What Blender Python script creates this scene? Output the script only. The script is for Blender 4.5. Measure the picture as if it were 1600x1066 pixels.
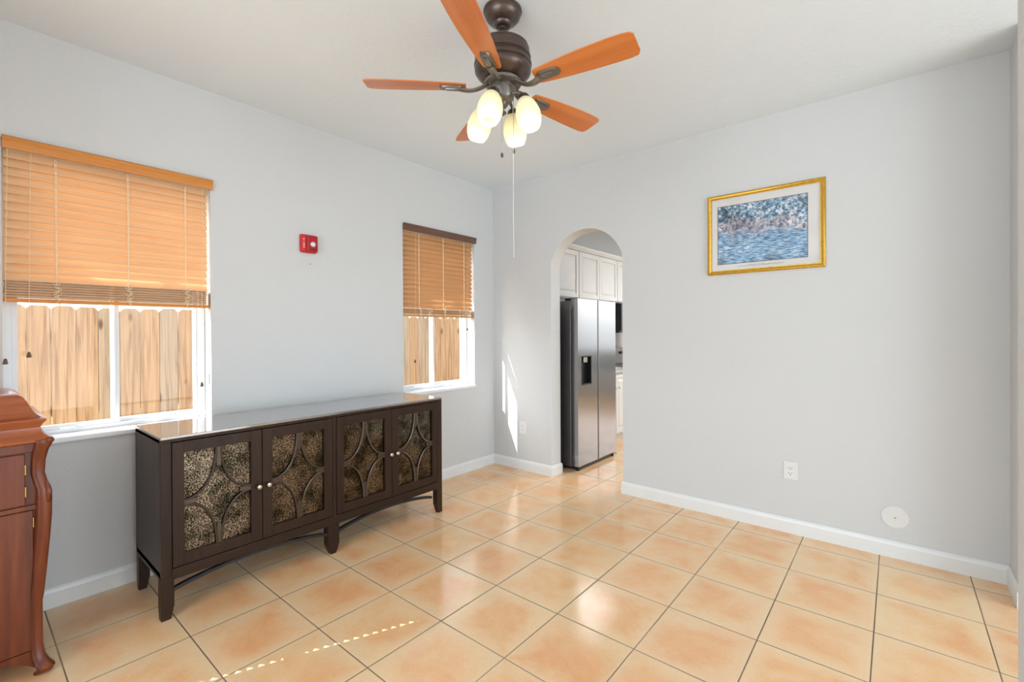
import bpy, math, random
from mathutils import Vector, Matrix
random.seed(7)
PI = math.pi
SC = bpy.context.scene
for o in list(bpy.data.objects):
    bpy.data.objects.remove(o)
COL = SC.collection

# ------------------------------------------------------------ camera
T = 0.406                                   # floor tile pitch in metres
XL, YB = -4.0118, 0.4296                    # room corner in tile units
CAM = Vector(((4.2226 - XL) * T, (-8.685 - YB) * T, 3.4496 * T))
H = 7.2283 * T                              # ceiling height
yaw, pit, roll = 0.6947, -0.0041, 0.005
f0 = Vector((-math.sin(yaw), math.cos(yaw), 0))
r0 = Vector((math.cos(yaw), math.sin(yaw), 0))
u0 = Vector((0, 0, 1))
fw = f0 * math.cos(pit) + u0 * math.sin(pit)
up = u0 * math.cos(pit) - f0 * math.sin(pit)
rt = r0 * math.cos(roll) - up * math.sin(roll)
up2 = up * math.cos(roll) + r0 * math.sin(roll)
cd = bpy.data.cameras.new('camera')
cam = bpy.data.objects.new('camera', cd)
COL.objects.link(cam)
m = Matrix.Identity(4)
for i, v in enumerate((rt, up2, -fw)):
    for j in range(3):
        m[j][i] = v[j]
m.translation = CAM
cam.matrix_world = m
cd.sensor_width = 36
cd.lens = 723.634 / 1600 * 36
cd.shift_y = (522.955 - 533) / 1600
cd.clip_start = 0.02
SC.camera = cam

# ------------------------------------------------------------ world, sun, daylight, added fill
SC.view_settings.view_transform = 'Standard'
SC.view_settings.look = 'None'
SC.view_settings.gamma = 1
SC.view_settings.use_curve_mapping = False
SC.view_settings.exposure = -0.06
w = bpy.data.worlds.new('world')
SC.world = w
w.use_nodes = True
wn = w.node_tree
wn.nodes.clear()
wo = wn.nodes.new('ShaderNodeOutputWorld')
wb = wn.nodes.new('ShaderNodeBackground')
sky = wn.nodes.new('ShaderNodeTexSky')
sky.sky_type = 'NISHITA'
sky.sun_disc = False
sky.sun_elevation = math.radians(43)
sky.sun_rotation = math.radians(203.6)
sky.air_density = 1.3
sky.dust_density = 3.0
hs = wn.nodes.new('ShaderNodeHueSaturation')
hs.inputs['Saturation'].default_value = 0.35
wn.links.new(sky.outputs[0], hs.inputs['Color'])
wn.links.new(hs.outputs[0], wb.inputs[0])
wb.inputs[1].default_value = 0.75
wn.links.new(wb.outputs[0], wo.inputs[0])

def sun_light():
    d = bpy.data.lights.new('sun', 'SUN')
    d.energy = 11.0
    d.angle = math.radians(0.12)
    d.color = (1.0, 0.95, 0.87)
    o = bpy.data.objects.new('sun', d)
    COL.objects.link(o)
    e = math.radians(43.2)
    v = Vector((0.400 * math.cos(e), 0.917 * math.cos(e), -math.sin(e)))
    o.rotation_euler = v.to_track_quat('-Z', 'Y').to_euler()
    o.location = (-4, -6, 8)
sun_light()

def area(name, loc, aim, sx, sy, power, col=(1, 1, 1)):
    d = bpy.data.lights.new(name, 'AREA')
    d.shape = 'RECTANGLE'
    d.size, d.size_y = sx, sy
    d.energy = power
    d.color = col
    o = bpy.data.objects.new(name, d)
    COL.objects.link(o)
    o.location = loc
    o.rotation_euler = (Vector(aim) - Vector(loc)).to_track_quat('-Z', 'Y').to_euler()
    return o
# kitchen window daylight, plus unseen fill lamps added to brighten the rooms
area('living_room_fill', (7.25, -2.2, 1.35), (0, -2.2, 1.35), 4.0, 2.4, 165, (0.79, 0.905, 1.0))  # fill lamp added in the unseen living room to lift the left wall
area('hall_fill', (2.45, -6.9, 1.45), (1.9, 0, 1.5), 3.0, 2.5, 135, (0.79, 0.905, 1.0))  # fill lamp added behind the camera, in an unseen hall
area('kitchen_daylight', (3.0, 5.40, 1.70), (3.0, 0, 1.70), 2.6, 1.4, 16, (0.88, 0.95, 1.0))
area('kitchen_fill', (2.6, 2.6, H - 0.03), (2.6, 2.6, 0), 1.6, 0.8, 95, (0.90, 0.96, 1.0))  # unseen overhead fill added to brighten the cabinets and kitchen wall

# ------------------------------------------------------------ material helpers
def lin(c):
    out = []
    for v in c[:3]:
        v = v / 255.0
        out.append(v / 12.92 if v <= 0.04045 else ((v + 0.055) / 1.055) ** 2.4)
    return (*out, 1.0)

class Mat:
    def __init__(s, name):
        s.m = bpy.data.materials.new(name)
        s.m.use_nodes = True
        s.t = s.m.node_tree
        s.b = s.t.nodes['Principled BSDF']
    def n(s, typ, **kw):
        nd = s.t.nodes.new(typ)
        for k, v in kw.items():
            if k.startswith('i_'):
                nd.inputs[k[2:].replace('_', ' ')].default_value = v
            else:
                setattr(nd, k, v)
        return nd
    def l(s, a, b):
        s.t.links.new(a, b)
    def coords(s, scale=(1, 1, 1), loc=(0, 0, 0), rot=(0, 0, 0), kind='Object'):
        tc = s.n('ShaderNodeTexCoord')
        mp = s.n('ShaderNodeMapping')
        mp.inputs['Scale'].default_value = scale
        mp.inputs['Location'].default_value = loc
        mp.inputs['Rotation'].default_value = rot
        s.l(tc.outputs[kind], mp.inputs[0])
        return mp.outputs[0]
    def noise(s, vec, scale=5, detail=3, rough=0.5, dist=0.0):
        nd = s.n('ShaderNodeTexNoise')
        nd.inputs['Scale'].default_value = scale
        nd.inputs['Detail'].default_value = detail
        nd.inputs['Roughness'].default_value = rough
        nd.inputs['Distortion'].default_value = dist
        s.l(vec, nd.inputs['Vector'])
        return nd.outputs[0]
    def ramp(s, fac, stops):
        nd = s.n('ShaderNodeValToRGB')
        e = nd.color_ramp.elements
        while len(e) < len(stops):
            e.new(0.5)
        for i, (p, c) in enumerate(stops):
            e[i].position = p
            e[i].color = lin(c) if max(c) > 1 else (*c[:3], 1)
        s.l(fac, nd.inputs[0])
        return nd.outputs[0]
    def mix(s, fac, a, b, typ='MIX'):
        nd = s.n('ShaderNodeMix', data_type='RGBA', blend_type=typ)
        for v, k in ((fac, 0), (a, 6), (b, 7)):
            if hasattr(v, 'is_output'):
                s.l(v, nd.inputs[k])
            else:
                nd.inputs[k].default_value = v
        return nd.outputs[2]
    def math(s, op, a, b=0.0, c=None):
        nd = s.n('ShaderNodeMath', operation=op)
        for i, v in enumerate((a, b, c)):
            if v is None:
                continue
            if hasattr(v, 'is_output'):
                s.l(v, nd.inputs[i])
            else:
                nd.inputs[i].default_value = v
        return nd.outputs[0]
    def bump(s, h, strength=0.3, dist=0.002):
        nd = s.n('ShaderNodeBump')
        nd.inputs['Strength'].default_value = strength
        nd.inputs['Distance'].default_value = dist
        s.l(h, nd.inputs['Height'])
        s.l(nd.outputs[0], s.b.inputs['Normal'])
    def set(s, **kw):
        for k, v in kw.items():
            s.b.inputs[k.replace('_', ' ')].default_value = v
        return s

def plain(name, c, rough=0.5, metal=0.0, spec=0.5, coat=0.0, var=0.04, vs=8.0, bump=0.0):
    a = Mat(name)
    L = lin(c)
    nz = a.noise(a.coords(), vs, 3)
    lo = tuple(max(0, x * (1 - var)) for x in L[:3]) + (1,)
    hi = tuple(min(1, x * (1 + var)) for x in L[:3]) + (1,)
    a.l(a.mix(nz, lo, hi), a.b.inputs['Base Color'])
    a.set(Roughness=rough, Metallic=metal, Coat_Weight=coat)
    a.b.inputs['Specular IOR Level'].default_value = spec
    if bump:
        a.bump(a.noise(a.coords(), vs * 20, 2), bump, 0.001)
    return a.m

def wall_mat(name, c):
    a = Mat(name)
    v = a.coords()
    big = a.noise(v, 0.8, 2)
    L = lin(c)
    a.l(a.mix(big, tuple(x * 0.985 for x in L[:3]) + (1,), tuple(min(1, x * 1.015) for x in L[:3]) + (1,)), a.b.inputs['Base Color'])
    n1 = a.noise(v, 85, 4, 0.6)
    n2 = a.noise(v, 30, 2, 0.5)
    h = a.math('ADD', n1, a.math('MULTIPLY', n2, 0.8))
    a.bump(h, 0.6, 0.003)
    a.set(Roughness=0.85)
    a.b.inputs['Specular IOR Level'].default_value = 0.25
    return a.m

def wood(name, c1, c2, c3=None, axis='Y', rough=0.35, coat=0.3, gs=1.0, bump=0.05, metal=0.0, spec=0.5):
    a = Mat(name)
    sc = {'X': (1.2, 22, 22), 'Y': (22, 1.2, 22), 'Z': (22, 22, 1.2)}[axis]
    sc = tuple(x * gs for x in sc)
    v = a.coords(scale=sc)
    n = a.noise(v, 1.6, 6, 0.6, 0.6)
    n2 = a.noise(a.coords(scale=tuple(x * 6 for x in sc)), 2.0, 2)
    n3 = a.noise(a.coords(), 2.2, 2)
    stops = [(0.3, c1), (0.7, c2)] if c3 is None else [(0.25, c1), (0.5, c2), (0.75, c3)]
    col = a.ramp(n, stops)
    col = a.mix(a.math('MULTIPLY', n2, 0.35), col, lin(c1))
    col = a.mix(a.math('MULTIPLY', n3, 0.25), col, lin(c2))
    a.l(col, a.b.inputs['Base Color'])
    a.set(Roughness=rough, Coat_Weight=coat, Coat_Roughness=0.12, Metallic=metal)
    a.b.inputs['Specular IOR Level'].default_value = spec
    if bump:
        a.bump(n, bump, 0.001)
    return a.m

def floor_mat():
    a = Mat('terracotta_ceramic_tile')
    tc = a.n('ShaderNodeTexCoord')
    mp = a.n('ShaderNodeMapping')
    mp.inputs['Scale'].default_value = (1 / T, 1 / T, 1)
    mp.inputs['Location'].default_value = (XL + 40, YB + 40, 0)
    mp.inputs['Rotation'].default_value = (0, 0, -0.0024)
    a.l(tc.outputs['Object'], mp.inputs[0])
    sp = a.n('ShaderNodeSeparateXYZ')
    a.l(mp.outputs[0], sp.inputs[0])
    fx, fy = a.math('FRACT', sp.outputs[0]), a.math('FRACT', sp.outputs[1])
    dx = a.math('MINIMUM', fx, a.math('SUBTRACT', 1.0, fx))
    dy = a.math('MINIMUM', fy, a.math('SUBTRACT', 1.0, fy))
    d = a.math('MINIMUM', dx, dy)
    fl = a.n('ShaderNodeVectorMath', operation='FLOOR')
    a.l(mp.outputs[0], fl.inputs[0])
    wn_ = a.n('ShaderNodeTexWhiteNoise')
    a.l(fl.outputs[0], wn_.inputs['Vector'])
    off = a.n('ShaderNodeVectorMath', operation='MULTIPLY_ADD')
    a.l(wn_.outputs['Color'], off.inputs[0])
    off.inputs[1].default_value = (37, 53, 11)
    a.l(mp.outputs[0], off.inputs[2])
    big = a.noise(off.outputs[0], 1.5, 5, 0.62, 0.3)
    sm = a.noise(off.outputs[0], 34, 4, 0.7)
    edge = a.n('ShaderNodeMapRange')
    a.l(a.math('ADD', d, a.math('MULTIPLY', a.math('SUBTRACT', big, 0.5), 0.35)), edge.inputs[0])
    edge.inputs[1].default_value = 0.0
    edge.inputs[2].default_value = 0.26
    body = a.ramp(big, [(0.30, (246, 210, 164)), (0.48, (244, 190, 138)), (0.70, (238, 160, 104))])
    body = a.mix(edge.outputs[0], lin((244, 214, 172)), body)
    tint = a.ramp(wn_.outputs['Value'], [(0.0, (240, 190, 148)), (0.55, (246, 208, 158)), (1.0, (244, 192, 144))])
    body = a.mix(0.30, body, tint)
    spk = a.ramp(sm, [(0.30, (0.90, 0.90, 0.90)), (0.62, (1.0, 1.0, 1.0))])
    body = a.mix(0.6, body, spk, 'MULTIPLY')
    gn = a.noise(tc.outputs['Object'], 1.1, 3, 0.6)
    grout = a.ramp(gn, [(0.40, (106, 86, 74)), (0.54, (130, 104, 84)), (0.70, (178, 150, 120))])
    gw = a.n('ShaderNodeMapRange')
    a.l(d, gw.inputs[0])
    gw.inputs[1].default_value = 0.0050
    gw.inputs[2].default_value = 0.0078
    a.l(a.mix(gw.outputs[0], grout, body), a.b.inputs['Base Color'])
    r = a.math('ADD', a.math('MULTIPLY', sm, 0.08), 0.11)
    rr = a.math('ADD', a.math('MULTIPLY', a.math('SUBTRACT', 1.0, gw.outputs[0]), 0.5), r)
    a.l(rr, a.b.inputs['Roughness'])
    hw = a.n('ShaderNodeMapRange')
    a.l(d, hw.inputs[0])
    hw.inputs[1].default_value = 0.004
    hw.inputs[2].default_value = 0.016
    h = a.math('ADD', hw.outputs[0], a.math('MULTIPLY', sm, 0.08))
    a.bump(h, 0.5, 0.0015)
    a.b.inputs['Specular IOR Level'].default_value = 0.55
    return a.m

def glass_mat(name, tint=(1, 1, 1), refl=1.0):
    a = Mat(name)
    a.t.nodes.remove(a.b)
    out = [n for n in a.t.nodes if n.type == 'OUTPUT_MATERIAL'][0]
    tr = a.n('ShaderNodeBsdfTransparent')
    tr.inputs[0].default_value = (*tint, 1)
    gl = a.n('ShaderNodeBsdfGlossy')
    gl.inputs['Roughness'].default_value = 0.01
    fr = a.n('ShaderNodeFresnel')
    fr.inputs[0].default_value = 1.5
    mx = a.n('ShaderNodeMixShader')
    ge = a.n('ShaderNodeNewGeometry')
    front = a.math('SUBTRACT', refl, ge.outputs['Backfacing'])
    a.l(a.math('MULTIPLY', fr.outputs[0], a.math('MAXIMUM', front, 0.0)), mx.inputs[0])
    a.l(tr.outputs[0], mx.inputs[1])
    a.l(gl.outputs[0], mx.inputs[2])
    a.l(mx.outputs[0], out.inputs[0])
    return a.m

def antique_mirror():
    a = Mat('antiqued_mirror')
    v = a.coords()
    n1 = a.noise(v, 130, 6, 0.85)
    n2 = a.noise(v, 9, 4, 0.65)
    sp = a.ramp(n1, [(0.47, (0.02, 0.015, 0.008)), (0.62, (0.46, 0.40, 0.32))])
    patch = a.ramp(n2, [(0.40, (0.26, 0.25, 0.19)), (0.60, (1.0, 0.92, 0.84))])
    a.l(a.mix(1.0, sp, patch, 'MULTIPLY'), a.b.inputs['Base Color'])
    a.set(Metallic=1.0)
    a.l(a.ramp(n1, [(0.42, (0.55, 0.55, 0.55)), (0.56, (0.04, 0.04, 0.04))]), a.b.inputs['Roughness'])
    a.bump(n1, 0.02, 0.001)
    return a.m

def slat_mat(name, c1, c2, trans=0.3):
    a = Mat(name)
    v = a.coords(scale=(30, 1.5, 60))
    n = a.noise(v, 1.4, 4, 0.6)
    col = a.ramp(n, [(0.3, c1), (0.7, c2)])
    a.l(col, a.b.inputs['Base Color'])
    a.set(Roughness=0.4, Coat_Weight=0.2)
    out = [x for x in a.t.nodes if x.type == 'OUTPUT_MATERIAL'][0]
    tl = a.n('ShaderNodeBsdfTranslucent')
    a.l(col, tl.inputs[0])
    mx = a.n('ShaderNodeMixShader')
    mx.inputs[0].default_value = trans
    a.l(a.b.outputs[0], mx.inputs[1])
    a.l(tl.outputs[0], mx.inputs[2])
    a.l(mx.outputs[0], out.inputs[0])
    return a.m

def shade_mat():
    a = Mat('frosted_lamp_glass')
    a.l(a.mix(a.noise(a.coords(), 30, 3), lin((250, 247, 226)), lin((255, 252, 238))), a.b.inputs['Base Color'])
    a.set(Roughness=0.3)
    out = [x for x in a.t.nodes if x.type == 'OUTPUT_MATERIAL'][0]
    tl = a.n('ShaderNodeBsdfTranslucent')
    tl.inputs[0].default_value = lin((255, 250, 224))
    tr = a.n('ShaderNodeBsdfTransparent')
    mx = a.n('ShaderNodeMixShader')
    mx.inputs[0].default_value = 0.55
    a.l(a.b.outputs[0], mx.inputs[1])
    a.l(tl.outputs[0], mx.inputs[2])
    m2 = a.n('ShaderNodeMixShader')
    m2.inputs[0].default_value = 0.10
    a.l(mx.outputs[0], m2.inputs[1])
    a.l(tr.outputs[0], m2.inputs[2])
    a.l(m2.outputs[0], out.inputs[0])
    return a.m

def emit(name, col, s):
    a = Mat(name)
    a.b.inputs['Emission Color'].default_value = (*col, 1)
    a.b.inputs['Emission Strength'].default_value = s
    return a.m

def steel(name, c, rough, axis=(1, 60, 1)):
    a = Mat(name)
    n = a.noise(a.coords(scale=axis), 3, 3, 0.6)
    L = lin(c)
    a.l(a.mix(n, tuple(x * 0.94 for x in L[:3]) + (1,), L), a.b.inputs['Base Color'])
    a.set(Metallic=1.0, Roughness=rough)
    a.bump(n, 0.03, 0.001)
    return a.m

def picket_mat():
    a = Mat('weathered_pine_picket')
    oi = a.n('ShaderNodeObjectInfo')
    v = a.coords(scale=(34, 34, 1.3))
    off = a.n('ShaderNodeVectorMath', operation='MULTIPLY_ADD')
    rn = a.n('ShaderNodeCombineXYZ')
    for k in range(3):
        a.l(a.math('MULTIPLY', oi.outputs['Random'], (17.0, 31.0, 7.0)[k]), rn.inputs[k])
    a.l(rn.outputs[0], off.inputs[0])
    off.inputs[1].default_value = (1, 1, 1)
    a.l(v, off.inputs[2])
    n = a.noise(off.outputs[0], 1.3, 5, 0.6, 0.8)
    v2 = a.coords(scale=(9, 9, 3.2))
    o2 = a.n('ShaderNodeVectorMath', operation='ADD')
    a.l(v2, o2.inputs[0]); a.l(rn.outputs[0], o2.inputs[1])
    vo = a.n('ShaderNodeTexVoronoi')
    vo.inputs['Scale'].default_value = 0.55
    a.l(o2.outputs[0], vo.inputs['Vector'])
    warm = a.ramp(n, [(0.28, (122, 94, 68)), (0.5, (168, 138, 106)), (0.74, (186, 162, 132))])
    grey = a.ramp(n, [(0.28, (124, 110, 96)), (0.6, (170, 156, 138))])
    sel = a.ramp(oi.outputs['Random'], [(0.55, (0, 0, 0)), (0.70, (0.85, 0.85, 0.85))])
    col = a.mix(sel, warm, grey)
    knot = a.ramp(vo.outputs['Distance'], [(0.05, (120, 78, 46)), (0.11, (255, 255, 255))])
    col = a.mix(0.8, col, knot, 'MULTIPLY')
    a.l(col, a.b.inputs['Base Color'])
    a.set(Roughness=0.8)
    a.bump(n, 0.5, 0.003)
    return a.m

M = {}
M['wall'] = wall_mat('painted_wall', (212, 213, 213))
M['ceil'] = wall_mat('painted_ceiling', (231, 239, 244))
M['trim'] = plain('white_gloss_paint', (232, 233, 232), 0.35)
M['sill'] = plain('white_marble_sill', (236, 237, 238), 0.2)
M['vinyl'] = plain('white_vinyl_frame', (228, 232, 236), 0.4)
M['floor'] = floor_mat()
M['glass'] = glass_mat('window_glass', refl=0.6)
M['pglass'] = glass_mat('picture_glass', refl=1.0)
M['dark'] = wood('espresso_wood', (32, 20, 13), (46, 30, 19), (60, 40, 24), 'Y', 0.4, 0.04, 0.9, 0.05, 0.0, 0.22)
M['darkz'] = wood('espresso_wood_upright', (34, 21, 14), (49, 32, 21), (62, 42, 27), 'Z', 0.4, 0.04, 0.9, 0.05, 0.0, 0.22)
M['top'] = wood('polished_espresso_top', (58, 42, 34), (78, 58, 46), None, 'Y', 0.16, 1.0, 0.9, 0.0, 0.0, 1.0)
M['top'].node_tree.nodes['Principled BSDF'].inputs['Coat IOR'].default_value = 2.9
M['top'].node_tree.nodes['Principled BSDF'].inputs['Coat Roughness'].default_value = 0.07
M['bead'] = plain('pewter_brown_bead', (72, 58, 46), 0.28, 0.6, 0.6, 0.3)
M['mirror'] = antique_mirror()
M['nickel'] = plain('brushed_nickel', (190, 182, 170), 0.25, 1.0)
M['mah'] = wood('red_mahogany', (66, 27, 12), (114, 52, 24), (144, 74, 36), 'Z', 0.34, 0.12, 0.7, 0.05, 0.0, 0.35)
M['mahy'] = wood('red_mahogany_lid', (104, 46, 22), (162, 84, 44), (186, 108, 60), 'Y', 0.3, 0.25, 0.7, 0.05, 0.0, 0.4)
M['brass'] = plain('aged_brass', (196, 160, 96), 0.3, 1.0)
M['bladewood'] = wood('cherry_blade_wood', (186, 98, 38), (214, 124, 54), (226, 144, 74), 'X', 0.3, 0.35, 0.55, 0.0)
M['bronze'] = plain('oil_rubbed_bronze', (92, 78, 72), 0.36, 0.7, 0.5, 0.2, 0.15, 30)
M['iron'] = plain('pewter_bronze_bracket', (124, 118, 112), 0.36, 0.75, 0.5, 0.1)
M['shade'] = shade_mat()
M['bulb'] = emit('lit_bulb', (1.0, 0.95, 0.84), 0.85)
M['slat'] = slat_mat('honey_wood_slat', (244, 204, 156), (252, 222, 182), 0.36)
M['slat2'] = slat_mat('amber_wood_slat', (214, 164, 112), (228, 182, 130), 0.26)
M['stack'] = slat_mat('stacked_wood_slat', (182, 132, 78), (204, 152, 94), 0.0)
M['val1'] = wood('honey_wood_valance', (196, 122, 44), (212, 138, 58), (222, 150, 70), 'Y', 0.35, 0.3)
M['val2'] = wood('walnut_valance', (92, 62, 46), (118, 82, 62), None, 'Y', 0.4, 0.2)
M['cord'] = plain('tan_blind_cord', (244, 222, 186), 0.8)
M['tassel'] = plain('brown_wood_tassel', (104, 80, 60), 0.5)
M['red'] = plain('red_alarm_plastic', (206, 34, 36), 0.35)
M['redd'] = plain('dark_red_plastic', (176, 18, 22), 0.3)
M['white'] = plain('white_plastic', (226, 226, 224), 0.35)
M['ink'] = plain('white_lettering', (244, 236, 236), 0.5)
M['black'] = plain('black_plastic', (26, 26, 28), 0.35)
M['lens'] = plain('clear_strobe_lens', (226, 226, 232), 0.12, 0.2, 0.8, 0.8)
M['gold'] = plain('gilt_frame', (206, 160, 54), 0.34, 0.65, 0.6, 0.2, 0.28, 42, 0.15)
M['mat'] = plain('cream_mat_board', (222, 220, 218), 0.7)
M['matline'] = plain('dark_mat_line', (94, 84, 78), 0.6)
M['script'] = plain('faded_script', (168, 160, 164), 0.7)
M['cab'] = plain('white_cabinet_paint', (226, 227, 226), 0.35)
M['steel'] = steel('stainless_door', (168, 167, 168), 0.16)
M['steeld'] = steel('stainless_side', (128, 126, 128), 0.45)
M['counter'] = plain('pale_grey_countertop', (196, 194, 190), 0.2, 0, 0.5, 0.3, 0.15, 40)
M['fence'] = picket_mat()
M['ground'] = plain('sandy_ground', (176, 160, 128), 0.9, 0, 0.2, 0, 0.25, 12)
M['stucco'] = plain('outer_stucco', (222, 214, 200), 0.9, 0, 0.2, 0, 0.05, 20, 0.3)

def painting_mat():
    a = Mat('painted_river_print')
    v = a.coords()
    n = a.noise(v, 48, 5, 0.7, 0.6)
    st = a.noise(a.coords(scale=(10, 1, 70)), 2.2, 4, 0.6, 0.5)
    tex = a.n('ShaderNodeSeparateXYZ')
    a.l(a.coords(), tex.inputs[0])
    zz = a.math('ADD', a.math('MULTIPLY_ADD', tex.outputs[2], 2.2, 0.5), a.math('MULTIPLY', a.math('SUBTRACT', a.noise(v, 6, 3), 0.5), 0.5))
    trees = a.ramp(n, [(0.36, (34, 52, 76)), (0.46, (92, 132, 164)), (0.53, (150, 184, 204)), (0.60, (236, 236, 240))])
    water = a.ramp(st, [(0.36, (50, 84, 124)), (0.48, (104, 156, 198)), (0.60, (196, 216, 230))])
    mid = a.ramp(n, [(0.38, (70, 86, 112)), (0.50, (176, 180, 200)), (0.60, (240, 226, 224))])
    c1 = a.mix(a.ramp(zz, [(0.44, (0, 0, 0)), (0.54, (1, 1, 1))]), water, mid)
    c2 = a.mix(a.ramp(zz, [(0.62, (0, 0, 0)), (0.74, (1, 1, 1))]), c1, trees)
    dk = a.ramp(a.noise(v, 4.5, 3, 0.6), [(0.34, (110, 112, 118)), (0.52, (255, 255, 255))])
    a.l(a.mix(0.8, c2, dk, 'MULTIPLY'), a.b.inputs['Base Color'])
    a.set(Roughness=0.6)
    return a.m
M['print'] = painting_mat()

# ------------------------------------------------------------ mesh helpers
WL = {}
class MB:
    def __init__(s):
        s.v = []; s.f = []; s.mi = []; s.cur = 0
    def face(s, idx):
        s.f.append(tuple(idx)); s.mi.append(s.cur)
    def box(s, x0, x1, y0, y1, z0, z1):
        b = len(s.v)
        for x in (x0, x1):
            for y in (y0, y1):
                for z in (z0, z1):
                    s.v.append(Vector((x, y, z)))
        for q in ((0, 1, 3, 2), (4, 6, 7, 5), (0, 4, 5, 1), (2, 3, 7, 6), (0, 2, 6, 4), (1, 5, 7, 3)):
            s.face([b + i for i in q])
        return s
    def loft(s, rings, cap=True, closed=True):
        b = len(s.v); n = len(rings[0])
        for r in rings:
            s.v += [Vector(p) for p in r]
        for i in range(len(rings) - 1):
            for j in range(n if closed else n - 1):
                k = (j + 1) % n
                s.face((b + i * n + j, b + i * n + k, b + (i + 1) * n + k, b + (i + 1) * n + j))
        if cap:
            s.face([b + j for j in reversed(range(n))])
            s.face([b + (len(rings) - 1) * n + j for j in range(n)])
        return s
    def prism(s, poly, axis, lo, hi):
        def P(a, c, t):
            return {'X': (t, a, c), 'Y': (a, t, c), 'Z': (a, c, t)}[axis]
        return s.loft([[P(a, c, lo) for a, c in poly], [P(a, c, hi) for a, c in poly]])
    def lathe(s, prof, org=(0, 0, 0), n=28, mat=None, cap=True):
        rings = []
        for r, z in prof:
            ring = []
            for k in range(n):
                t = 2 * PI * k / n
                p = Vector((r * math.cos(t), r * math.sin(t), z))
                if mat is not None:
                    p = mat @ p
                ring.append(p + Vector(org))
            rings.append(ring)
        return s.loft(rings, cap)
    def tube(s, pts, r, n=8, rr=None):
        pts = [Vector(p) for p in pts]
        rings = []
        prev = None
        for i, p in enumerate(pts):
            d = (pts[min(i + 1, len(pts) - 1)] - pts[max(i - 1, 0)])
            if d.length < 1e-9:
                d = Vector((0, 0, 1))
            d.normalize()
            if prev is None:
                a = Vector((0, 0, 1)) if abs(d.z) < 0.9 else Vector((1, 0, 0))
                a = (a - d * a.dot(d)).normalized()
            else:
                a = prev - d * prev.dot(d)
                a = a.normalized() if a.length > 1e-6 else d.orthogonal().normalized()
            prev = a
            bb = d.cross(a)
            q = rr[i] if rr else r
            ra, rb = q if isinstance(q, tuple) else (q, q)
            rings.append([p + a * (ra * math.cos(2 * PI * k / n)) + bb * (rb * math.sin(2 * PI * k / n)) for k in range(n)])
        return s.loft(rings)
    def build(s, name, mats, parent=None, bevel=0.0, smooth=False, seg=2, wn=False):
        me = bpy.data.meshes.new(name)
        base = WL.get(parent.name, Vector((0, 0, 0))) if parent else Vector((0, 0, 0))
        me.from_pydata([p - base for p in s.v], [], s.f)
        if not isinstance(mats, (list, tuple)):
            mats = [mats]
        for q in mats:
            me.materials.append(q)
        for p, i in zip(me.polygons, s.mi):
            p.material_index = i
        if smooth:
            for p in me.polygons:
                p.use_smooth = True
        import bmesh
        bm = bmesh.new(); bm.from_mesh(me)
        bmesh.ops.recalc_face_normals(bm, faces=bm.faces)
        bm.to_mesh(me); bm.free()
        if smooth:
            me.set_sharp_from_angle(angle=math.radians(38))
        o = bpy.data.objects.new(name, me)
        COL.objects.link(o)
        if parent:
            o.parent = parent
        WL[o.name] = base
        if bevel:
            md = o.modifiers.new('bevel', 'BEVEL')
            md.width = bevel; md.segments = seg; md.limit_method = 'ANGLE'
            md.angle_limit = math.radians(40)
            md.harden_normals = False
        return o

def thing(name, label, cat, loc, group=None):
    o = bpy.data.objects.new(name, None)
    COL.objects.link(o)
    o.location = loc
    o.empty_display_size = 0.1
    o['label'] = label; o['category'] = cat
    if group:
        o['group'] = group
    WL[o.name] = Vector(loc)
    return o
def tag(o, label, cat, group=None, kind=None):
    o['label'] = label; o['category'] = cat
    if group: o['group'] = group
    if kind: o['kind'] = kind
    return o
def struct_empty(name, loc):
    o = bpy.data.objects.new(name, None)
    COL.objects.link(o); o.location = loc
    o['kind'] = 'structure'
    WL[o.name] = Vector(loc)
    return o
def struct(name, mb, mat, bevel=0.0, smooth=False):
    o = mb.build(name, mat, None, bevel, smooth)
    o['kind'] = 'structure'
    return o

# ------------------------------------------------------------ the room shell
WT = 0.17           # left wall thickness
BT = 0.155          # arch wall thickness
W1 = (-3.556, -2.667, 0.866, 2.365)
W2 = (-1.183, -0.291, 0.866, 2.365)
AX0, AX1 = 0.755, 1.508
YR = -4.12          # rear wall
b = MB().box(-WT, 7.6, YR - 0.13, 5.7, -0.12, 0).box(0.80, 7.6, -7.4, YR - 0.13, -0.12, 0)
struct('floor', b, M['floor'])
b = MB().box(-WT, 7.6, YR - 0.13, 5.7, H, H + 0.15).box(0.80, 7.6, -7.4, YR - 0.13, H, H + 0.15)
struct('ceiling', b, M['ceil'])
# left wall with two window openings
b = MB()
ys = [YR - 0.13, W1[0], W1[1], W2[0], W2[1], 5.7]
for i, (a, c) in enumerate(zip(ys[:-1], ys[1:])):
    if i in (1, 3):
        b.box(-WT, 0, a, c, 0, W1[2]); b.box(-WT, 0, a, c, W1[3], H)
    else:
        b.box(-WT, 0, a, c, 0, H)
struct('wall_left', b, M['wall'])
# back wall with arched opening
b = MB()
b.box(0, AX0, 0, BT, 0, H)
b.box(AX1, 3.93, 0, BT, 0, H)
SZ, TZ = 2.072, 2.352
hw = (AX1 - AX0) / 2; rise = TZ - SZ
R = (hw * hw + rise * rise) / (2 * rise)
cz = TZ - R; cxa = (AX0 + AX1) / 2
a0 = math.asin(hw / R)
if SZ < cz: a0 = PI - a0
arc = [(cxa + R * math.sin(t), cz + R * math.cos(t)) for t in [a0 - 2 * a0 * k / 32 for k in range(33)]]
for (xa, za), (xb, zb) in zip(arc[:-1], arc[1:]):
    b.prism([(xa, za), (xa, H), (xb, H), (xb, zb)], 'Y', 0, BT)
struct('wall_back', b, M['wall'])
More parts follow.
